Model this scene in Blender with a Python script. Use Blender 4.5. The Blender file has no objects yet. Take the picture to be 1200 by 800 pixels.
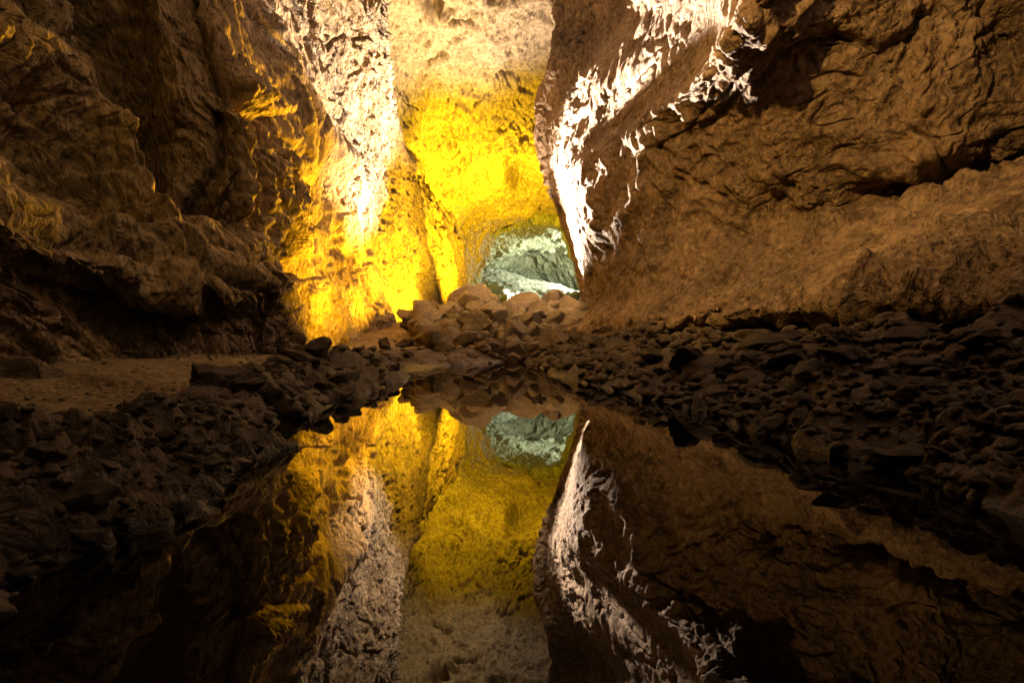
import bpy, math, random
import numpy as np
random.seed(7); rng = np.random.RandomState(11)
DISP = 1.0; QUAL = 1.0; NROCK = 1.0
SC = bpy.context.scene
COL = SC.collection

# ------------------------------------------------------------------ camera model
F = 667.0; TH = math.radians(4.0); CY = 400 + F*math.tan(TH); CH = 0.30
def P(u, v, Y):
    """a sight line (image position) followed out to the real distance Y"""
    u = np.asarray(u, float); v = np.asarray(v, float); Y = np.asarray(Y, float)
    a = (u-600)/F; b = (CY-v)/F
    dy = b*math.sin(TH)+math.cos(TH); dz = b*math.cos(TH)-math.sin(TH)
    s = Y/dy
    return np.stack([a*s, Y+0*s, CH+dz*s], -1)

# ------------------------------------------------------------------ noise
_perm = rng.permutation(256); _perm = np.concatenate([_perm, _perm]).astype(np.int32)
_g = rng.normal(size=(256, 3)); _g /= np.linalg.norm(_g, axis=1)[:, None]; _g = _g.astype(np.float32)
def pn(p, seed=0):
    p = p.astype(np.float32) + np.float32(seed*17.37)
    i = np.floor(p); f = p-i; i = i.astype(np.int32) & 255
    w = f*f*f*(f*(f*6-15)+10)
    X, Y, Z = i[..., 0], i[..., 1], i[..., 2]
    out = 0
    for dx in (0, 1):
        px = _perm[(X+dx) & 255]; wx = w[..., 0] if dx else 1-w[..., 0]
        for dy in (0, 1):
            py = _perm[(px+Y+dy) & 255]; wy = w[..., 1] if dy else 1-w[..., 1]
            for dz in (0, 1):
                g = _g[_perm[(py+Z+dz) & 255]]; wz = w[..., 2] if dz else 1-w[..., 2]
                dot = g[..., 0]*(f[..., 0]-dx)+g[..., 1]*(f[..., 1]-dy)+g[..., 2]*(f[..., 2]-dz)
                out = out+dot*(wx*wy*wz)
    return out*1.6
def sstep(a, b, x):
    t = np.clip((x-a)/(b-a), 0, 1); return t*t*(3-2*t)

# ------------------------------------------------------------------ mesh helpers
def mesh_np(name, V, Fc, mat, smooth=True, kind=None):
    V = np.asarray(V, np.float32).reshape(-1, 3); Fc = np.asarray(Fc, np.int32)
    me = bpy.data.meshes.new(name)
    n = Fc.shape[1]
    me.vertices.add(len(V)); me.vertices.foreach_set('co', V.ravel())
    me.loops.add(Fc.size); me.loops.foreach_set('vertex_index', Fc.ravel())
    me.polygons.add(len(Fc)); me.polygons.foreach_set('loop_start', np.arange(0, Fc.size, n, dtype=np.int32))
    me.update(calc_edges=True); me.validate()
    me.polygons.foreach_set('use_smooth', [smooth]*len(me.polygons))
    me.materials.append(mat)
    o = bpy.data.objects.new(name, me); COL.objects.link(o)
    if kind: o['kind'] = kind
    return o
def grid_faces(nr, nc, flip=False):
    i = np.arange(nr*nc).reshape(nr, nc)
    q = np.stack([i[:-1, :-1], i[:-1, 1:], i[1:, 1:], i[1:, :-1]], -1).reshape(-1, 4)
    return q[:, ::-1] if flip else q
def spline(A, n, axis):
    """Catmull-Rom through control rows along an axis, n samples"""
    A = np.moveaxis(np.asarray(A, float), axis, 0); m = len(A)
    t = np.linspace(0, m-1, n); k = np.minimum(t.astype(int), m-2); f = (t-k).reshape((-1,)+(1,)*(A.ndim-1))
    E = np.concatenate([2*A[:1]-A[1:2], A, 2*A[-1:]-A[-2:-1]])
    p0, p1, p2, p3 = E[k], E[k+1], E[k+2], E[k+3]
    r = .5*((2*p1)+(-p0+p2)*f+(2*p0-5*p1+4*p2-p3)*f*f+(-p0+3*p1-3*p2+p3)*f**3)
    return np.moveaxis(r, 0, axis)
def normals(V):
    du = np.gradient(V, axis=1); dv = np.gradient(V, axis=0)
    n = np.cross(du, dv); n /= np.linalg.norm(n, axis=-1, keepdims=True)+1e-12
    return n
def seg_dist(u, v, pts, wscale=1.0):
    """distance in image units to a polyline, with the parameter for tapering"""
    best = np.full(u.shape, 1e9); tt = np.zeros(u.shape); L = len(pts)-1
    for k in range(L):
        (x0, y0), (x1, y1) = pts[k][:2], pts[k+1][:2]
        dx, dy = x1-x0, y1-y0
        t = np.clip(((u-x0)*dx+(v-y0)*dy)/(dx*dx+dy*dy+1e-9), 0, 1)
        d = np.hypot(u-x0-t*dx, v-y0-t*dy)
        m = d < best; best = np.where(m, d, best); tt = np.where(m, (k+t)/L, tt)
    return best, tt
def carve(u, v, Y, feats, gain=1.6):
    """grooves (+) and ribs (-): polylines with a width and a depth at their own distance"""
    out = np.zeros(u.shape)
    for pts, w, a in feats:
        d, t = seg_dist(u, v, pts)
        out += gain*a*Y/F*np.exp(-(d/w)**2)*np.clip(4*np.minimum(t+.12, 1.12-t), 0, 1)
    return out

def rock_disp(V, spacing, amp=1.0, aniso=(1, 1, .5), fine=1.0, seed=0, f0=.6, nocts=8, pits=0.0, shear=0.5, ridge=.6, cracks=1.0):
    """layered rock relief, metres; octaves finer than the mesh can carry fade out"""
    q = V.copy()
    w = np.stack([pn(V*.9, seed+1), pn(V*.9, seed+2), pn(V*.9, seed+3)], -1)
    w2 = np.stack([pn(V*3.1, seed+4), pn(V*3.1, seed+5), pn(V*3.1, seed+6)], -1)
    q = q+.38*w+.10*w2
    q[..., 0] += shear*V[..., 2]; q[..., 1] += shear*V[..., 2]
    A = np.array(aniso)
    d = np.zeros(V.shape[:-1]); 
    mask = .55+.9*sstep(-.3, .4, pn(V*.8, seed+9))
    for k in range(nocts):
        f = f0*2.0**k; wl = 1/f
        fade = np.clip(wl/(3.0*spacing)-.6, 0, 1)
        if fade.max() <= 0: break
        a = amp*(.20*wl**.95 if k < 3 else .185*(1/(f0*8))**.95*(wl*f0*8)**.8)
        qq = q*f*(A if k >= 1 else 1)
        n = pn(qq, seed+10+k)
        if k >= 2: a *= fine*mask
        if .035 < wl < .25: a *= 1.5
        if k in (1, 3, 4, 6): n = (1-ridge)*n-ridge*.6*(1-2.6*np.abs(n))      # creases
        elif k in (2, 5): n = (1-ridge)*n+ridge*.7*(1-2.6*np.abs(n))
        d += fade*a*n
    if cracks:
        qa = V+.22*w+.05*w2
        for f, s in ((.9, 0), (2.1, 1), (4.6, 2)):
            n = pn(qa*f*np.array([.8, .8, 1.7]), seed+60+s); fade = np.clip(.12/f/(1.2*spacing), 0, 1)
            gate = sstep(.0, .3, pn(V*f*.9, seed+70+s))
            wd = np.maximum(.035, 1.3*spacing*f)
            d -= cracks*fade*gate*.085/f**.8*np.exp(-(n/wd)**2)
            d += cracks*gate*.02/f*np.tanh(n/.12)          # one lip stands over the other
    if pits:
        for f, s in ((2.6, 0), (5.5, 1), (11, 2)):
            fade = np.clip(1/f/(3.5*spacing)-.5, 0, 1)
            n = pn(q*f*A, seed+40+s)
            d -= pits*fade*.16/f*sstep(.22, .5, n)*2
    return d

def surface(name, ctrl, nr, nc, mat, flip=False, feats=(), **kw):
    nr = int(nr*QUAL); nc = int(nc*QUAL)
    """ctrl: rows of (u, v, Y)"""
    C = np.array(ctrl, float); C[..., 2] = np.log(C[..., 2])
    G = spline(spline(C, nr, 0), nc, 1); u, v, Y = G[..., 0], G[..., 1], np.exp(G[..., 2])
    V = P(u, v, Y)
    N = normals(V)
    to = -V.copy(); to[..., 2] += CH
    if np.mean(np.sum(N*to, -1)) < 0: N = -N; flip = not flip
    sp = np.minimum(np.linalg.norm(np.gradient(V, axis=1), axis=-1), Y*.05)*1.0
    gain = kw.pop('gain', 1.6); calm = kw.pop('calm', None); cw = 1
    if calm: cw = 1-.48*np.exp(-(seg_dist(u, v, calm[0])[0]/calm[1])**2)
    d = cw*DISP*rock_disp(V, np.maximum(sp, Y/F*.9), **kw) - carve(u, v, Y, feats, gain)
    V = V+N*d[..., None]
    return mesh_np(name, V, grid_faces(nr, nc, flip), mat, kind='structure')

# ------------------------------------------------------------------ materials
def rock_mat(name, c1, c2, c3, scale=1.0, bump=1.0, rough=.9, stretch=(1, 1, .5), spec=.25):
    m = bpy.data.materials.new(name); m.use_nodes = True; nt = m.node_tree; N = nt.nodes; Lk = nt.links
    b = N['Principled BSDF']
    tc = N.new('ShaderNodeTexCoord'); mp = N.new('ShaderNodeMapping'); mp.inputs['Scale'].default_value = [scale*s for s in stretch]
    Lk.new(tc.outputs['Object'], mp.inputs['Vector'])
    n0 = N.new('ShaderNodeTexNoise'); n0.inputs['Scale'].default_value = 2.2; n0.inputs['Detail'].default_value = 7; n0.inputs['Roughness'].default_value = .72; n0.inputs['Distortion'].default_value = .6
    Lk.new(mp.outputs[0], n0.inputs['Vector'])
    cr = N.new('ShaderNodeValToRGB'); cr.color_ramp.elements[0].position = .3; cr.color_ramp.elements[0].color = (*c1, 1)
    cr.color_ramp.elements[1].position = .72; cr.color_ramp.elements[1].color = (*c3, 1)
    e = cr.color_ramp.elements.new(.5); e.color = (*c2, 1)
    Lk.new(n0.outputs['Fac'], cr.inputs[0])
    # dark mineral freckles
    n1 = N.new('ShaderNodeTexNoise'); n1.inputs['Scale'].default_value = 17; n1.inputs['Detail'].default_value = 5; n1.inputs['Roughness'].default_value = .72
    Lk.new(mp.outputs[0], n1.inputs['Vector'])
    r1 = N.new('ShaderNodeMapRange'); r1.inputs['From Min'].default_value = .5; r1.inputs['From Max'].default_value = .34; r1.inputs['To Max'].default_value = .85
    Lk.new(n1.outputs['Fac'], r1.inputs['Value'])
    mx = N.new('ShaderNodeMixRGB'); mx.inputs[2].default_value = (c1[0]*.35, c1[1]*.35, c1[2]*.35, 1)
    Lk.new(r1.outputs[0], mx.inputs[0]); Lk.new(cr.outputs[0], mx.inputs[1])
    r2 = N.new('ShaderNodeMapRange'); r2.inputs['From Min'].default_value = .54; r2.inputs['From Max'].default_value = .7; r2.inputs['To Max'].default_value = .6   # pale mineral crust
    Lk.new(n1.outputs['Fac'], r2.inputs['Value'])
    m2 = N.new('ShaderNodeMixRGB'); m2.inputs[2].default_value = (min(c3[0]*1.5, .6), min(c3[1]*1.5, .55), min(c3[2]*1.5, .5), 1)
    Lk.new(r2.outputs[0], m2.inputs[0]); Lk.new(mx.outputs[0], m2.inputs[1]); Lk.new(m2.outputs[0], b.inputs['Base Color'])
    b.inputs['Roughness'].default_value = rough; b.inputs['Specular IOR Level'].default_value = spec
    # relief finer than the mesh
    nb = N.new('ShaderNodeTexNoise'); nb.inputs['Scale'].default_value = 9; nb.inputs['Detail'].default_value = 5; nb.inputs['Roughness'].default_value = .62; nb.inputs['Distortion'].default_value = .8
    Lk.new(mp.outputs[0], nb.inputs['Vector'])
    nv = N.new('ShaderNodeTexVoronoi'); nv.feature = 'F1'; nv.inputs['Scale'].default_value = 22
    Lk.new(mp.outputs[0], nv.inputs['Vector'])
    ad = N.new('ShaderNodeMath'); ad.operation = 'MULTIPLY_ADD'; ad.inputs[1].default_value = .12
    Lk.new(nv.outputs['Distance'], ad.inputs[0]); Lk.new(nb.outputs['Fac'], ad.inputs[2])
    bp = N.new('ShaderNodeBump'); bp.inputs['Strength'].default_value = 1.0; bp.inputs['Distance'].default_value = .30*bump/scale
    nm = N.new('ShaderNodeTexNoise'); nm.inputs['Scale'].default_value = 1.1; nm.inputs['Detail'].default_value = 4      # rough and smoother patches
    Lk.new(mp.outputs[0], nm.inputs['Vector'])
    rm = N.new('ShaderNodeMapRange'); rm.inputs['From Min'].default_value = .38; rm.inputs['From Max'].default_value = .62; rm.inputs['To Min'].default_value = .3; rm.inputs['To Max'].default_value = 1
    Lk.new(nm.outputs['Fac'], rm.inputs['Value']); Lk.new(rm.outputs[0], bp.inputs['Strength'])
    Lk.new(ad.outputs[0], bp.inputs['Height']); Lk.new(bp.outputs[0], b.inputs['Normal'])
    return m
M_wall = rock_mat('lava_rock', (.13, .085, .05), (.26, .185, .115), (.36, .27, .18))
M_right = rock_mat('lava_rock_flow', (.15, .095, .06), (.27, .19, .125), (.38, .28, .19), stretch=(1, 1, .75))
M_far = rock_mat('lava_rock_far', (.22, .17, .11), (.32, .25, .17), (.42, .34, .24), scale=.6, bump=.5)
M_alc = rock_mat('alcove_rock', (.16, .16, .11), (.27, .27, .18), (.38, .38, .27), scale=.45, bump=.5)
M_gnd = rock_mat('cave_floor_grit', (.1, .07, .045), (.2, .145, .09), (.3, .22, .14), scale=1.6, bump=.5, stretch=(1, 1, 1))
M_path = M_gnd
M_stone = rock_mat('stone_basalt', (.04, .03, .022), (.085, .06, .042), (.15, .11, .075), scale=2.0, bump=.35, stretch=(1, 1, 1), rough=.75, spec=.4)
def wet_margin(m, z1=.035):
    """stones stay dark and slick a hand's breadth above the still water"""
    nt = m.node_tree; N = nt.nodes; Lk = nt.links; b = N['Principled BSDF']
    g = N.new('ShaderNodeNewGeometry'); sx = N.new('ShaderNodeSeparateXYZ'); Lk.new(g.outputs['Position'], sx.inputs[0])
    n = N.new('ShaderNodeTexNoise'); n.inputs['Scale'].default_value = 6; Lk.new(g.outputs['Position'], n.inputs['Vector'])
    a = N.new('ShaderNodeMath'); a.operation = 'MULTIPLY_ADD'; a.inputs[1].default_value = -.05; Lk.new(n.outputs['Fac'], a.inputs[0]); Lk.new(sx.outputs[2], a.inputs[2])
    r = N.new('ShaderNodeMapRange'); r.inputs['From Min'].default_value = z1-.03; r.inputs['From Max'].default_value = z1-.045; Lk.new(a.outputs[0], r.inputs['Value'])
    src = b.inputs['Base Color'].links[0].from_socket
    mx = N.new('ShaderNodeMixRGB'); mx.blend_type = 'MULTIPLY'; mx.inputs[2].default_value = (.35, .33, .3, 1)
    Lk.new(r.outputs[0], mx.inputs[0]); Lk.new(src, mx.inputs[1]); Lk.new(mx.outputs[0], b.inputs['Base Color'])
    rr = N.new('ShaderNodeMapRange'); rr.inputs['To Min'].default_value = .78; rr.inputs['To Max'].default_value = .5
    Lk.new(r.outputs[0], rr.inputs['Value']); Lk.new(rr.outputs[0], b.inputs['Roughness'])
wet_margin(M_stone)
M_rub = rock_mat('rubble_basalt', (.08, .058, .036), (.17, .125, .075), (.28, .21, .13), scale=1.6, bump=.3, stretch=(1, 1, 1))
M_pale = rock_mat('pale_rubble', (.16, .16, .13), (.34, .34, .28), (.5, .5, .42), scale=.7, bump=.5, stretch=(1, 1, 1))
M_water = bpy.data.materials.new('still_water'); M_water.use_nodes = True
b = M_water.node_tree.nodes['Principled BSDF']
b.inputs['Base Color'].default_value = (.004, .003, .002, 1); b.inputs['Roughness'].default_value = 0.0; b.inputs['IOR'].default_value = 1.333

# ------------------------------------------------------------------ left wall
def row(*pts): return [tuple(p) for p in pts]
# columns run from beside the camera (left) into the depth; rows from the roof down to the floor
L = [
 row((-900,-420,1.5),(-420,-330,2.6),(-130,-300,3.7),(30,-260,4.6),(120,-240,5.4),(200,-230,5.9),(262,-220,6.2),(300,-220,8.774),(370,-220,10.53),(430,-200,11.42),(440,-200,12.19),(380,-200,14)),
 row((-900,-220,1.4),(-420,-150,2.4),(-130,-120,3.4),(20,-100,4.1),(110,-80,5.1),(190,-70,5.6),(258,-60,5.8),(305,-60,8.56),(375,-60,10.42),(440,-50,11.42),(442,-50,12.19),(390,-50,14)),
 row((-900,-100,1.35),(-420,-40,2.3),(-130,0,3.2),(10,10,3.8),(100,20,4.9),(185,20,5.4),(268,20,5.6),(320,20,8.346),(385,20,10.53),(446,20,11.65),(446,20,12.72),(400,20,14)),
 row((-900,0,1.3),(-420,50,2.2),(-130,80,3.1),(10,90,3.7),(110,100,4.7),(205,100,5.2),(300,100,5.7),(340,100,8.16),(405,100,10.98),(451,100,12.1),(452,100,13.25),(410,100,15)),
 row((-900,100,1.3),(-420,140,2.15),(-130,150,3),(10,160,3.6),(120,180,4.6),(225,180,5.2),(311,180,5.8),(376,175,8.657),(430,175,11.87),(466,175,13.22),(468,175,14.31),(430,175,16)),
 row((-900,170,1.25),(-420,190,2),(-130,196,2.8),(0,200,3.3),(120,250,4.3),(230,275,5),(321,265,5.9),(372,250,8.856),(440,245,12.54),(482,240,14.34),(500,240,17.3),(522,240,21)),
 row((-900,230,1),(-420,240,1.55),(-130,236,2.5),(0,245,2.95),(110,290,3.85),(225,318,4.7),(321,330,5.6),(379,310,8.956),(448,300,12.99),(490,300,15.12),(516,300,17.8),(540,300,22)),
 row((-900,290,1),(-420,280,1.5),(-130,270,2.45),(0,280,2.9),(110,315,3.8),(225,338,4.65),(324,352,5.7),(380,325,8.856),(450,318,12.88),(491,315,15.34),(520,315,17.8),(544,315,22.5)),
 row((-900,360,1.2),(-420,335,1.9),(-130,316,2.65),(0,318,3.2),(110,343,4.1),(222,360,5),(324,370,6.2),(382,340,8.757),(452,335,12.77),(492,330,15.46),(524,330,17.8),(547,330,23)),
 row((-900,440,1.3),(-420,410,2),(-130,370,2.75),(0,365,3.3),(110,378,4.2),(222,388,5.1),(326,388,6.4),(384,372,8.657),(455,360,12.54),(495,352,15.46),(524,352,17.8),(547,352,23)),
 row((-900,620,1.3),(-420,520,2),(-130,450,2.7),(0,432,3.2),(110,420,4.1),(222,410,5),(326,402,6.4),(386,395,8.558),(458,385,12.32),(498,378,15.23),(524,378,17.8),(547,378,23)),
 row((-900,780,1.3),(-420,620,2),(-130,500,2.7),(0,480,3.2),(110,455,4.1),(222,440,5),(326,425,6.4),(388,415,8.558),(460,405,12.32),(500,400,15.23),(524,400,17.8),(547,400,23)),
]
L_feats = [
 ([(-60,150),(0,176),(110,236),(220,272),(325,310)], 8, 6), ([(-60,190),(0,208),(110,262),(220,294),(330,332)], 13, -8),
 ([(-60,225),(0,234),(110,286),(225,316),(330,348)], 6, 5), ([(60,10),(120,90),(160,150)], 7, 5), ([(-20,60),(40,130),(110,205)], 8, 5),
 ([(0,330),(110,352),(220,370),(320,378)], 6, 5), ([(205,170),(225,215),(235,255)], 8, 6), ([(280,190),(300,235),(318,268)], 7, 6),
 ([(0,70),(30,120),(70,165),(120,215),(165,262)], 26, 26),            # dark hollow behind the first rib
 ([(20,20),(80,90),(135,150),(170,205),(195,262)], 20, -16),          # long slanting rib
 ([(120,-40),(140,40),(165,110),(188,150),(196,215)], 24, 42),        # deep black cleft
 ([(178,-40),(188,40),(205,100),(212,130)], 12, -14),
 ([(225,-40),(240,40),(262,90)], 22, 26),
 ([(255,120),(262,180),(245,225)], 12, 12),
 ([(318,130),(325,160),(322,175)], 15, 16),
 ([(290,90),(330,130),(350,175)], 9, -8),
 ([(300,0),(330,90),(372,160),(400,200)], 9, -8),
 ([(235,225),(270,235),(300,262)], 12, 14),
 ([(352,300),(356,330)], 8, 10), ([(408,290),(415,320)], 7, 10), ([(466,285),(470,345)], 5, 12),
 ([(110,60),(150,250)], 14, -5),
]
surface('cave_wall_left', L, 660, 1150, M_wall, feats=L_feats, gain=2.5, amp=.85, aniso=(1.3, 1.3, .42), fine=1.5, seed=3, pits=.8)

# ------------------------------------------------------------------ right wall with the flowstone shelf
# columns run from beside the camera (right) to the lit edge, round it, and back into the dark
R = [
 row((2100,-420,1.892),(1600,-320,2.924),(1350,-260,3.784),(1200,-230,5),(1090,-220,5),(990,-220,5),(930,-220,4.7),(890,-220,5.6),(800,-220,7.8),(720,-220,10.8),(640,-220,12.4),(700,-220,13)),
 row((2100,-200,1.806),(1600,-140,2.838),(1350,-90,3.698),(1200,-60,4.9),(1090,-60,4.9),(980,-60,4.95),(895,-60,4.7),(862,-60,5.7),(780,-60,8),(700,-60,11),(643,-60,12.4),(700,-60,13)),
 row((2100,-60,1.72),(1600,-20,2.752),(1350,5,4.4),(1200,20,4.85),(1090,20,4.9),(975,20,5.05),(878,20,4.85),(846,20,5.9),(770,20,8.2),(705,20,11),(645,20,12.6),(700,20,14)),
 row((2100,60,1.677),(1600,70,2.666),(1350,80,3.526),(1200,85,4.75),(1080,85,4.9),(950,85,5.3),(836,85,5.6),(800,80,6.8),(728,76,8.8),(680,72,10.8),(638,72,11.6),(690,72,14)),
 row((2100,130,1.634),(1600,125,2.623),(1350,130,3.44),(1200,135,4.65),(1060,140,5),(900,140,5.7),(766,138,6.8),(735,135,8.2),(682,128,10.2),(650,122,11.5),(631,120,12.2),(680,120,15)),
 row((2100,180,1.72),(1600,165,2.731),(1350,165,4.1),(1200,168,4.75),(1050,195,5.1),(870,205,6.1),(690,195,8.2),(668,190,10.1),(650,186,11.5),(640,182,12.3),(633,180,12.8),(680,180,16)),
 row((2100,240,2.05),(1600,205,2.985),(1350,190,4.2),(1200,188,4.95),(1040,236,5.4),(860,270,6.3),(684,262,8.6),(674,258,10.8),(664,252,12.2),(658,246,13),(652,240,13.4),(690,240,16)),
 row((2100,300,1.7),(1600,240,2.441),(1350,215,3.35),(1200,220,3.85),(1030,273,4.3),(850,318,5.6),(694,318,8.8),(686,314,10.4),(680,308,12),(674,300,13),(669,292,13.6),(700,292,16)),
 row((2100,380,1.2),(1600,310,1.728),(1350,285,2.304),(1200,285,2.688),(1020,308,3.456),(840,346,4.992),(704,350,8.7),(700,351,10.2),(694,350,11.8),(688,348,13),(684,345,13.8),(710,345,16)),
 row((2100,480,1),(1600,380,1.44),(1350,345,1.968),(1200,338,2.352),(1010,348,3.12),(835,368,4.608),(705,371,8),(682,373,9.6),(678,374,11.2),(682,374,12.8),(684,374,13.8),(710,374,16)),
 row((2100,540,1),(1600,410,1.5),(1350,370,2),(1200,368,2.4),(1010,372,3.2),(835,383,4.75),(705,387,7.8),(662,386,9),(665,386,11),(680,386,12.8),(684,386,13.8),(710,386,16)),
 row((2100,600,1.3),(1600,440,1.9),(1350,388,2.5),(1200,380,2.9),(1010,383,3.7),(835,391,5.2),(705,394,8),(666,394,9.2),(668,394,11.2),(680,394,12.8),(684,394,13.8),(710,394,16)),
 row((2100,760,1.4),(1600,540,2),(1350,450,2.6),(1200,440,3),(1010,425,3.8),(835,420,5.3),(705,415,8.1),(670,412,9.3),(670,412,11.2),(680,412,12.8),(684,412,13.8),(710,412,16)),
]
R_feats = [
 ([(815,158),(870,108),(930,62),(985,42),(1010,44)], 4, 6),
 ([(985,40),(1035,52),(1080,28),(1100,-10)], 6, 9),
 ([(930,172),(1000,178),(1060,160),(1130,150),(1200,118)], 10, 4),
 ([(900,232),(960,205),(1010,200),(1060,205),(1120,195)], 14, 6),
 ([(1050,212),(1130,235),(1180,215)], 9, 6),
 ([(990,190),(1040,198),(1085,192)], 12, -9),
 ([(1150,5),(1180,18),(1210,10)], 12, 16),
 ([(775,220),(785,260),(780,300)], 4, 6), ([(700,300),(715,292)], 10, 9),
 ([(728,262),(748,235),(742,210)], 8, -8), ([(690,230),(700,250),(695,280)], 6, -6), ([(760,170),(752,200),(758,225)], 5, -6),
 ([(840,262),(900,275),(1000,262),(1080,242)], 4, 5),
]
surface('cave_wall_right', R, 720, 1000, M_right, feats=R_feats, calm=([(850,-60),(765,50),(705,140),(668,220),(685,330)], 70), amp=.55, aniso=(1.05, 1.05, .7), fine=1.9, seed=21, pits=.45, shear=-.35, ridge=.35)

# roof between the two walls, over and behind the viewer
def roof():
    a = [P(*p) for p in L[0][:10]]; b = [P(*p) for p in R[0][:10]]
    rows = []
    for t in np.linspace(0, 1, 9):
        rows.append([tuple((1-t)*p+t*q+np.array([0, 0, 2.6*math.sin(math.pi*t)])) for p, q in zip(a, b)])
    G = spline(spline(np.array(rows), 120, 0), 200, 1)
    back = G[:, :1]-np.array([0, 4.5, 0.])*np.linspace(1, .1, 12)[None, :, None]; G = np.concatenate([back, G], 1)
    V = G+normals(G)*rock_disp(G, np.full(G.shape[:2], .06), seed=5, amp=1.0, nocts=5)[..., None]
    mesh_np('cave_roof', V, grid_faces(*G.shape[:2]), M_right, kind='structure')
roof()
# ------------------------------------------------------------------ vault beyond, then the far chamber: arches, left foot over the roof to the right foot
C = [
 row((330,420,9.5),(300,330,9.5),(300,200,9.5),(330,0,9.5),(390,-200,9.5),(560,-260,9.2),(720,-220,9.2),(830,0,9.5),(850,200,9.5),(850,420,9.5)),
 row((390,415,11.5),(370,320,11.5),(370,200,11.5),(390,60,11.5),(430,-70,11.5),(560,-110,11.2),(690,-80,11.2),(760,80,11.5),(780,250,11.5),(780,415,11.5)),
 row((454,410,14),(449,330,14),(452,230,14),(440,120,14),(470,40,13.6),(560,22,13.3),(650,20,13.6),(700,130,14),(730,280,14),(730,410,14)),
 row((489,405,17),(486,330,17),(486,250,17),(486,170,16.5),(505,115,16),(575,100,15.5),(640,105,16),(690,190,16.5),(710,300,17),(715,405,17)),
 row((509,400,19.5),(504,340,19.5),(504,280,19.5),(500,215,19),(535,180,18),(590,178,17.2),(645,178,17.2),(680,230,18.5),(700,320,19),(710,400,19)),
 row((521,398,21),(516,345,21),(514,295,20.5),(520,245,20),(550,218,19.4),(590,200,18.6),(640,198,18.2),(680,245,19),(700,330,20),(710,398,20)),
 row((530,395,22.5),(522,345,22.5),(522,300,22.5),(545,253,22),(575,231,21.5),(605,219,21),(645,217,20.5),(675,251,21),(695,330,22),(705,395,22)),
 row((548,392,24.5),(543,350,24.5),(547,315,24.5),(568,276,24.5),(592,257,24),(625,246,23.5),(655,243,23),(674,266,23.5),(690,335,24),(700,392,24)),
 row((562,390,26.5),(557,350,26.5),(560,322,26.5),(576,288,26.5),(595,272,26.5),(622,260,26),(652,258,25.5),(669,273,26),(684,335,26.5),(695,390,26.5)),
 row((554,390,28.5),(549,350,28.5),(553,320,28.5),(574,294,28.5),(597,279,28.5),(622,268,28.5),(685,267,28.5),(737,283,28.5),(760,335,28.5),(770,390,28.5)),
 row((560,390,33),(560,350,33),(565,322,33),(582,309,33),(602,296,33),(622,288,33),(681,289,33),(733,304,33),(754,336,33),(762,390,33)),
 row((572,390,38),(574,352,38),(580,330,38),(593,318,38),(607,308,38),(624,301,38),(643,303,38),(658,312,38),(672,340,38),(682,390,38)),
 row((600,390,40),(602,362,40),(606,348,40),(610,340,40),(617,335,40),(625,332,40),(635,335,40),(642,345,40),(650,360,40),(658,390,40)),
]
C1 = C[:9]; C2 = C[8:]
C2 = [[(600+(u-625)*1.25+25, 300+(v-300)*1.22, 25.8) for u, v, _ in C[8]]]+C2
C_feats = [
 ([(565,208),(590,198),(612,202)], 9, 20), ([(600,212),(612,225)], 6, 14),
 ([(500,78),(512,72),(523,68)], 3, 9), ([(520,34),(538,31),(553,35)], 3, 9), ([(590,95),(605,92)], 3, 8),
 ([(495,60),(503,52)], 3, 7), ([(525,52),(543,51)], 2.5, 6), ([(497,5),(520,15)], 9, 22), ([(578,2),(590,-2)], 7, 16),
 ([(470,160),(500,190),(540,205)], 7, 6), ([(440,20),(446,80),(456,140)], 5, 8),
]
surface('cave_vault', C1, 620, 520, M_far, feats=C_feats, amp=.7, aniso=(1, 1, .75), fine=1.4, seed=33, pits=.9, f0=.35, nocts=8)
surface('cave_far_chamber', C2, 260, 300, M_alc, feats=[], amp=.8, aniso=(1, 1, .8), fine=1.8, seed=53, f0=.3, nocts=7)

# ------------------------------------------------------------------ floor of the cave (one sheet) and the pool
def pw(x, xs, ys): return np.interp(x, xs, ys)
Wl = [(-3,-.6),(.4,-.62),(.6,-.59),(.8,-.585),(1.25,-.63),(2,-.76),(2.5,-.84),(4,-.88),(5.5,-.93),(7,-.85),(7.8,-.45),(8.2,-.1),(8.4,.1)]
Wr = [(-3,1.0),(.6,.95),(1,.9),(1.4,.84),(2.5,.76),(4,.55),(5.4,.38),(7,.34),(8,.3),(8.4,.1)]
def wl(Y): return pw(Y, [a for a, _ in Wl], [b for _, b in Wl])
def wr(Y): return pw(Y, [a for a, _ in Wr], [b for _, b in Wr])
def ground_z(x, Y):
    """height of the rock floor without stones"""
    dl = wl(Y)-x; dr = x-wr(Y)
    foot = pw(Y, [0,2.9,3.7,4.8,6.6,8.6,11,13.6,20], [.12,.13,.16,.19,.13,.22,.5,.8,.9])
    zl = foot*(.72*sstep(0, .16+.05*Y, dl)+.28*sstep(.1, 1.6, dl))+.03*np.exp(-((dl-.1-.06*Y)/(.08+.04*Y))**2)*(Y < 6)
    zr = .42*(1-np.exp(-np.maximum(dr, 0)/.62))
    H = pw(x, [-4,-2.4,-1.9,-1.5,-.8,-.2,.9,1.3,1.7,3], [.7,.72,.76,.95,1.08,1.02,1.0,.85,.6,.5])
    mound = H*np.clip((Y-8.3)/4.15, 0, 1)**.8*(1-.42*sstep(12.5, 13.6, Y))
    zb = -np.minimum(.3, .5*np.minimum(np.minimum(-dl, -dr), np.maximum(8.4-Y, 0)))-.01
    land = np.maximum(np.where(dl > 0, zl, -9), np.where(dr > 0, zr, -9))
    z = np.where((dl < 0) & (dr < 0), zb, land)
    return np.where(Y > 8.3, np.maximum(np.maximum(z, mound), .01), z)
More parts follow.
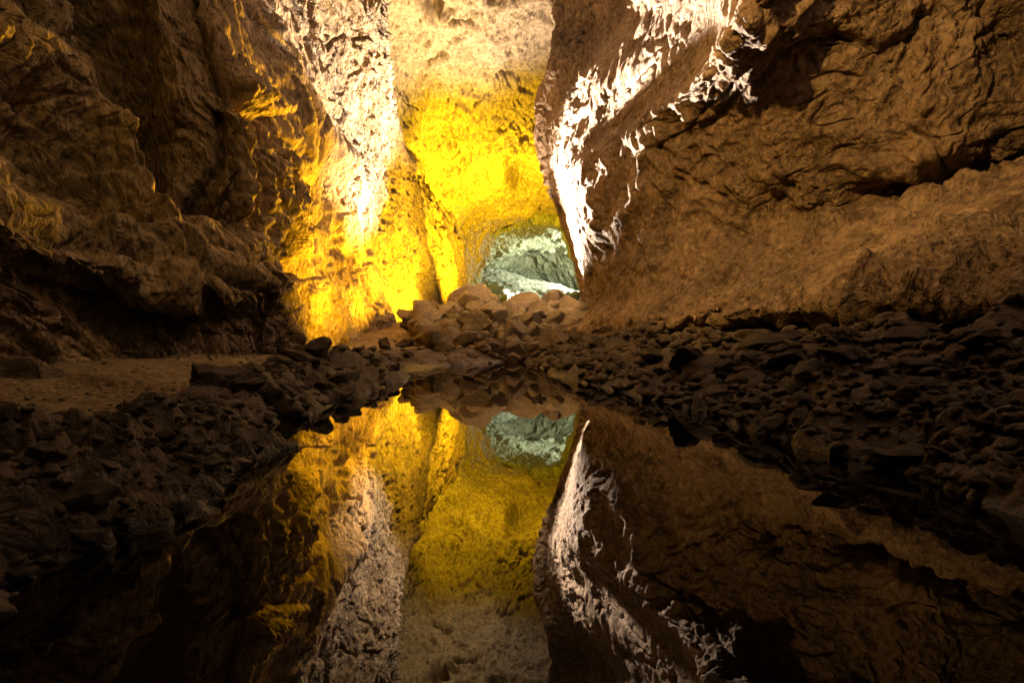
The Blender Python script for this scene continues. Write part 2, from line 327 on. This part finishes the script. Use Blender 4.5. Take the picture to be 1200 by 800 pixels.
Yr = np.concatenate([np.linspace(-4, .3, 24), 1/np.linspace(1/.32, 1/7., 520), np.exp(np.linspace(math.log(7.02), math.log(45), 320))])
A = np.linspace(-1.35, 1.35, 820)
YY, AA = np.meshgrid(Yr, A, indexing='ij')
XX = AA*np.maximum(YY, 2.2-.0*YY+np.clip(YY-2.2, -5, 0)*.6)
V = np.stack([XX, YY, ground_z(XX, YY)], -1)
spc = np.maximum(np.maximum(YY, .3)/F*2.2, .002)
q3 = np.stack([XX, YY, V[..., 2]*0], -1)
dl = wl(YY)-XX
bank = .07+.075*YY
dr = XX-wr(YY)
stony = np.maximum(sstep(-.25, .0, dl)*(1-sstep(bank*1.5, bank*2+.1, dl)), sstep(-.2, .0, dr))*(YY < 8.9)
roughm = .5+1.5*stony+.5*sstep(8.4, 9.4, YY)
d = rock_disp(q3, spc, amp=.4, aniso=(1, 1, 1), fine=1.2, seed=70, f0=1.6, nocts=8, shear=0, ridge=.5)
V[..., 2] += d*roughm
V_FLOOR = V.copy()
fl = mesh_np('cave_floor', V, grid_faces(*YY.shape, flip=True), M_gnd, kind='structure')
fl.data.materials.append(M_stone)          # bare basalt of the banks and the pool bed; trodden grit elsewhere
jag = stony+1.0*((YY < 1.05) & (dl > 0))+.35*pn(q3*5, 3)+.2*pn(q3*17, 4)
mi = np.maximum((jag > .5), (dl < 0) & (dr < 0))[:-1, :-1].astype(np.int32).ravel()
fl.data.polygons.foreach_set('material_index', mi)
# pool surface: a sheet that ends just inside the banks
ys = np.linspace(-4, 8.8, 60)
lw = wl(ys)-.3; rw = wr(ys)+.35
Vw = np.zeros((60, 2, 3)); Vw[:, 0, 0] = lw; Vw[:, 1, 0] = rw; Vw[:, 0, 1] = ys; Vw[:, 1, 1] = ys
mesh_np('pool_water', Vw, grid_faces(60, 2, flip=True), M_water, smooth=False, kind='structure')

# ------------------------------------------------------------------ loose rock
def ico(sub):
    import bmesh
    bm = bmesh.new(); bmesh.ops.create_icosphere(bm, subdivisions=sub, radius=1)
    V = np.array([v.co[:] for v in bm.verts]); Fc = np.array([[v.index for v in f.verts] for f in bm.faces]); bm.free()
    return V/np.linalg.norm(V, axis=1)[:, None], Fc
ICO = {s: ico(s) for s in (3, 4, 5)}
def rock_shape(sub, seed, flat=1.0, planes=16, rough=.05):
    """a broken block: a ball cut by random planes, then roughened"""
    r = np.random.RandomState(seed); D, Fc = ICO[sub]
    n = r.normal(size=(planes, 3)); n /= np.linalg.norm(n, axis=1)[:, None]
    off = r.uniform(.5, .88, planes)
    dt = D@n.T; rad = np.min(np.where(dt > .05, off/np.maximum(dt, .05), 9), axis=1); rad = np.minimum(rad, 1.1)
    V = D*rad[:, None]
    V += D*(rough*(pn(V*2.2, seed % 50)+.55*pn(V*5.1, seed % 50+1)+.3*pn(V*11, seed % 50+2)))[:, None]
    V *= np.array([1, r.uniform(.65, .9), flat])
    return V, Fc
def rock_mesh(name, sub, seed, mat, flat, rough=.05, planes=16):
    V, Fc = rock_shape(sub, seed, flat, planes, rough)
    o = mesh_np(name, V, Fc, mat, smooth=True); me = o.data
    COL.objects.unlink(o); bpy.data.objects.remove(o)
    me.set_sharp_from_angle(angle=math.radians(24))
    return me
MV = {}
def variants(key, n, sub, mat, flat, rough=.05, planes=16):
    MV[key] = [rock_mesh(key, sub, 100*len(MV)+i+5, mat, flat*random.uniform(.8, 1.2), rough, planes) for i in range(n)]
variants('stone', 12, 4, M_stone, .55, .05, 18)
variants('slab', 6, 4, M_stone, .28, .05, 18)
variants('rock', 12, 4, M_rub, .8, .06, 20)
variants('boulder', 6, 5, M_stone, .7, .12, 14)
variants('pale_rock', 6, 4, M_pale, .65, .09, 14)
TH_ALL = []
def place(name, key, x, y, z, s, label, cat, group=None, tilt=.35, rot=None, sz=None):
    o = bpy.data.objects.new(name, random.choice(MV[key])); COL.objects.link(o)
    o.location = (x, y, z); o.scale = sz if sz else (s*random.uniform(.8, 1.25), s*random.uniform(.8, 1.15), s*random.uniform(.8, 1.15))
    o.rotation_euler = rot if rot else (random.uniform(-tilt, tilt), random.uniform(-tilt, tilt), random.uniform(0, 6.28))
    o['label'] = label; o['category'] = cat
    if group: o['group'] = group
    TH_ALL.append(o); return o
def size_word(px): return 'large' if px > 34 else ('middling' if px > 20 else 'small')
# right bank: stones lying one over another from the shelf down to the water
def scatter(region, n, mind, tries=9000):
    pts = []
    for _ in range(int(tries*NROCK)):
        x, y, r = region()
        if all((x-a)**2+(y-b)**2 > (mind*(r+c))**2 for a, b, c in pts):
            pts.append((x, y, r))
            if len(pts) >= n: break
    return pts
def zof(x, y):
    """real height of the finished floor mesh"""
    r = min(max(int(np.searchsorted(Yr, y)), 0), len(Yr)-1); c = int(np.argmin(np.abs(XX[r]-x)))
    return float(V_FLOOR[r, c, 2])
def right_region():
    y = 1/random.uniform(1/8.6, 1/.9)
    x = float(wr(y))+random.uniform(.0, 1.15)
    return x, y, random.choice([10, 13, 17, 22, 28, 34])*(1 if y < 4 else .6)*max(y, 1.8)/F
for x, y, r in scatter(right_region, 190, .45):
    zone = 'by the pool end' if y > 4.2 else ('below the flowstone shelf' if y > 2.3 else 'near the right picture edge')
    at = 'touching the water' if x-wr(y) < .15 else ('high on the slope' if x-wr(y) > .6 else 'halfway up')
    key = random.choice(['stone', 'stone', 'slab'])
    if key == 'slab': r *= 1.25
    r = min(r, .035+.5*(x-float(wr(y))))
    place('stone' if key == 'stone' else 'stone_slab', key, x, y, zof(x, y)+r*.22, r,
          f"{size_word(r*F/y)} dark {'slab' if key == 'slab' else 'stone'} of right bank {zone}, {at}", 'stone', 'loose stones on the right bank')
def left_region():
    y = 1/random.uniform(1/8.4, 1/.5)
    return float(wl(y))-random.uniform(.0, .06+(.14 if y < 2.5 else .17)*y+(.3 if y < .95 else 0)), y, random.choice([9, 12, 15, 19, 24])*(1 if y < 4 else .5)*max(y, 1.4)/F
for x, y, r in scatter(left_region, 140, .5):
    zone = 'by the pool end' if y > 4 else ('beside the walkway' if y > 2.4 else 'near the camera')
    at = 'at the waterline' if wl(y)-x < .12 else 'above the waterline'
    place('stone', 'stone', x, y, zof(x, y)+r*.2, r, f"{size_word(r*F/y)} dark stone of left bank {zone}, {at}", 'stone', 'loose stones on the left bank')
# the bigger blocks of the left bank, each where it lies
def boulder(u, v, Y, s, label, flat=.7, rot=None, key='boulder'):
    p = P(u, v, Y)
    return place('boulder', key, p[0], Y, p[2], s, label, 'boulder', 'boulders of the left bank', sz=(s, s*.9, s*flat*1.2), rot=rot)
boulder(268, 462, 2.25, .21, 'dark pointed boulder of left bank rising over the water', rot=(.2, .3, .5))
boulder(178, 492, 1.85, .20, 'broad dark boulder between walkway and pool on the left', rot=(.1, -.2, 1.6))
boulder(95, 560, 1.2, .17, 'rough dark boulder dropping to black water, lower left', rot=(.3, .1, 2.6))
boulder(225, 535, 1.65, .16, 'low dark boulder at the waterline of the left bank', rot=(-.2, .2, .9))
boulder(-5, 650, .80, .13, 'rough dark boulder in the lower left corner of the picture', rot=(.2, -.1, 4.0))
boulder(52, 712, .70, .085, 'small rough boulder at the very corner of the left bank beside black water', rot=(.5, .2, .4))
boulder(-30, 745, .60, .09, 'cut off dark boulder at bottom left corner of picture', rot=(.1, .4, 1.4))
boulder(40, 590, .95, .12, 'dark broken boulder above the lower left corner boulder', rot=(.4, -.1, 3.0))
boulder(318, 440, 3.0, .2, 'tilted flat boulder with a paler top beside the walkway', .4, rot=(.25, .25, 2.2))
boulder(15, 440, 2.75, .2, 'large rounded boulder against the left cave wall at picture edge', rot=(0, 0, .4))
boulder(72, 446, 2.8, .13, 'dark boulder at left wall foot behind the walkway', rot=(.1, .3, 1.2))
boulder(362, 420, 3.9, .22, 'long dark boulder on the stony ridge left of the pool', .5, rot=(.1, .2, .3))
boulder(345, 470, 2.55, .15, 'jagged dark boulder at the tip of left bank ridge above water', .8, rot=(.3, .2, 1.3))
# small scree filling the gaps between the stones
def scree(name, mat, pts):
    VV, FF, off = [], [], 0
    base = [rock_shape(2, 900+k, .55, 12, .06) for k in range(10)]
    for x, y, r in pts:
        V, Fc = random.choice(base); a, b2, c = random.uniform(0, 6.28), random.uniform(-.6, .6), random.uniform(-.6, .6)
        Rz = np.array([[math.cos(a), -math.sin(a), 0], [math.sin(a), math.cos(a), 0], [0, 0, 1]])
        Rx = np.array([[1, 0, 0], [0, math.cos(b2), -math.sin(b2)], [0, math.sin(b2), math.cos(b2)]])
        Ry = np.array([[math.cos(c), 0, math.sin(c)], [0, 1, 0], [-math.sin(c), 0, math.cos(c)]])
        VV.append(V@(Rz@Rx@Ry).T*r*random.uniform(.8, 1.2)+np.array([x, y, zof(x, y)+r*.15])); FF.append(Fc+off); off += len(V)
    o = mesh_np(name, np.concatenate(VV), np.concatenate(FF), mat); o['kind'] = 'stuff'; return o
ICO[2] = ico(2)
pts = []
for k in range(3600):
    x, y, r = right_region(); pts.append((x, y, random.uniform(4, 11)*max(y, 1.6)/F))
for k in range(1500):
    x, y, r = left_region(); pts.append((x, y, random.uniform(3, 9)*max(y, 1.2)/F))
for k in range(260):
    y = 1/random.uniform(1/9, 1/1.2); x = float(wl(y))-.3-.13*y-abs(random.gauss(0, .5)); pts.append((x, y, random.uniform(1, 4)*max(y, 1.6)/F))
scree('scree', M_stone, pts)
boulder(479, 381, 10.1, .24, 'dark block standing on the gold lit floor left of the rubble heap', .9, rot=(.2, .1, .8))
boulder(450, 402, 7.45, .17, 'gold lit boulder behind the left bank by the yellow wall foot', .6, rot=(.1, .1, 1.9))
boulder(476, 402, 7.7, .14, 'dark angular boulder between gold floor and pool end', .8, rot=(.2, -.2, .6))
# rubble heap at the far end
def rub_region():
    y = random.uniform(8.3, 12.7); u = random.uniform(486, 676)
    return (u-600)/F*y, y, random.choice([7, 9, 12, 16, 21, 26])*y/F
for x, y, r in scatter(rub_region, 210, .36):
    u = 600+F*x/y
    side = 'left' if u < 545 else ('middle' if u < 610 else 'right')
    dep = 'foot' if y < 9.6 else ('middle' if y < 11.5 else 'crest')
    place('rock', 'rock', x, y, zof(x, y)+r*.25, r, f"{size_word(r*F/y)} broken rock on {side} side of rubble heap, at its {dep}", 'rock', 'broken rocks of the rubble heap', tilt=.9)
for (u, v, r, lb) in [(546, 362, .32, 'big square block crowning the left of the rubble heap'), (602, 366, .22, 'leaning block in the middle of the rubble crest'),
                      (650, 366, .23, 'pale pointed block on the rubble crest beside the right wall'), (521, 366, .25, 'dark block at the left end of the rubble crest'),
                      (575, 366, .2, 'broken slab beside the big square block of the rubble crest'), (628, 370, .18, 'small peaked block between two larger crest rocks')]:
    r *= .8; p = P(u, v, 12.35); place('rock', 'rock', p[0], 12.35, p[2], r, lb, 'rock', 'broken rocks of the rubble heap', tilt=.5, sz=(r, r, r*1.15))
pts = []
for k in range(700):
    x, y, r = rub_region(); pts.append((x, y, random.uniform(3, 8)*y/F))
scree('rubble_debris', M_rub, pts)
# pale slope of blocks in the far chamber
S = [row((545,335,31),(566,322,32),(590,316,33.5),(615,322,34),(640,331,34),(665,340,33),(700,350,31)),
     row((545,345,29),(566,335,30),(592,329,31),(617,335,31),(642,340,31),(667,350,30.5),(700,360,29)),
     row((545,362,27),(566,350,28),(594,342,28),(620,346,28),(645,354,28),(670,362,28),(700,370,27)),
     row((545,385,24),(566,380,24.5),(596,372,24.5),(622,372,24.5),(647,376,24.5),(672,380,24.5),(700,385,24))]
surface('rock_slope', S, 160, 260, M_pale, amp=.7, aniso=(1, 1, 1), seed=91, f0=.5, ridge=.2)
for k in range(34):
    t, w = random.random(), random.random()
    u = 560+125*t; top = 320+26*t; v = top+ (352-top)*w; Y = 33-8*w*(1-.3*t)
    p = P(u, v, Y); r = random.choice([.18, .25, .35, .5])
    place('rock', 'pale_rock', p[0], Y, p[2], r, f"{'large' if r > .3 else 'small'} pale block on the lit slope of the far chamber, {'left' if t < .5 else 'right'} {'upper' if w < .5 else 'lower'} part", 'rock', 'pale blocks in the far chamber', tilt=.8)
for o in TH_ALL: o['kind'] = 'thing'

# ------------------------------------------------------------------ lamps of the cave lighting, and fill lamps added to them
LAMPS = []
def lamp(name, loc, target, power, col, spot=None, blend=.6, radius=.12):
    l = bpy.data.lights.new(name, 'SPOT' if spot else 'POINT'); l.energy = power; l.color = col; l.shadow_soft_size = radius
    if spot: l.spot_size = math.radians(spot); l.spot_blend = blend
    o = bpy.data.objects.new(name, l); COL.objects.link(o); o.location = loc; LAMPS.append(o.name)
    if target is not None:
        from mathutils import Vector
        o.rotation_euler = (Vector(target)-Vector(loc)).to_track_quat('-Z', 'Y').to_euler()
    return o
YEL = (1, .62, .012); WHT = (1, .84, .69); GRN = (.9, 1.0, .74); AMB = (1, .56, .15)
def T(u, v, Y): return tuple(P(u, v, Y))
AMB2 = (1, .63, .16); ORG = (1, .52, .01)
lamp('yellow_flood_or_fill', (-.1, 13.4, 1.38), (-2.8, 10.2, 2.0), 9000, ORG, 64, .5, .1)
lamp('yellow_flood_or_fill', (-1.1, 13.5, 1.1), (-3.1, 13.8, 2.8), 3000, YEL, 130, .6)
lamp('yellow_flood_or_fill', (-1.6, 7.7, .5), (-2.8, 8.2, 1.8), 600, ORG, 140, .9, .05)
lamp('yellow_flood_or_fill', (-.5, 16.5, .95), T(572, 222, 20), 12000, YEL, 112, 1.0)
lamp('white_floodlight', (-1.5, 13.4, 1.36), (1.6, 8.5, 3.5), 46000, WHT, 56, .4, .14)
lamp('white_floodlight', (.3, 13.3, 1.38), (1.0, 10.8, 3.1), 8000, WHT, 70, .7)
lamp('white_floodlight', (1.0, 13.5, 1.2), (-2.8, 10.8, 4.8), 18000, WHT, 56, .6)
lamp('white_floodlight', (.1, 13.4, 1.2), T(540, 20, 13), 7500, (1, .76, .52), 64, 1.0)
lamp('yellow_flood_or_fill', (-1.95, 10.5, .72), (-3.0, 10.2, 2.2), 700, ORG, 150, .8, .04)
lamp('white_floodlight', (.95, 12.9, 1.12), (1.35, 11.0, 2.2), 1300, WHT, 120, .7, .05)
lamp('pale_green_flood_or_fill', T(600, 349, 26.4), T(610, 338, 31), 4000, GRN, 50, .9)
lamp('pale_green_flood_or_fill', T(720, 306, 31), T(590, 320, 33), 5000, GRN, 165, .6, .1)  # added fill, unseen behind the spur, lifts the dark back of the chamber
lamp('amber_flood_or_fill', (-.9, 1.9, 4.1), (2.9, 5.2, 1.9), 960, AMB, 82, 1.0, .06)
lamp('amber_flood_or_fill', (-1.2, 1.6, 4.2), (-3.1, 4.8, 1.2), 230, AMB2, 88, 1.0, .06)
lamp('amber_flood_or_fill', (.8, -1.0, 1.6), (-2.1, 2.6, .3), 12, AMB2, 44, .9, .06)  # weak added fill in place of light bounced onto left wall and path
lamp('yellow_flood_or_fill', (1.0, 13.4, 1.35), (-2.7, 6.1, 1.9), 10000, ORG, 30, 1.0, .1)  # added lamp, softens where the gold fades past the left wall bulge
lamp('amber_flood_or_fill', (-1.5, 9.0, 6.4), (-.1, 11.0, .6), 1400, AMB2, 44, .9, .06)  # added lamp out of view above, brightens the rubble heap from one side

W = bpy.data.worlds.new('World'); SC.world = W; W.use_nodes = True
W.node_tree.nodes['Background'].inputs[0].default_value = (1, .6, .3, 1); W.node_tree.nodes['Background'].inputs[1].default_value = .0006

W.node_tree.nodes['Background'].inputs[1].default_value = .0006
SC.cycles.use_adaptive_sampling = False
cam = bpy.data.cameras.new('camera'); cam.lens = F/1200*36; cam.sensor_width = 36; cam.clip_end = 300; cam.clip_start = .02
cam.shift_y = (CY-400)/1200
co = bpy.data.objects.new('camera', cam); COL.objects.link(co); co.location = (0, 0, CH); co.rotation_euler = (math.pi/2-TH, 0, 0)
SC.camera = co
SC.view_settings.view_transform = 'Standard'; SC.view_settings.look = 'None'; SC.view_settings.exposure = 0; SC.view_settings.gamma = 1
SC.cycles.use_denoising = True
SC.cycles.max_bounces = 6; SC.cycles.diffuse_bounces = 1; SC.cycles.glossy_bounces = 3
SC.cycles.sample_clamp_indirect = 3
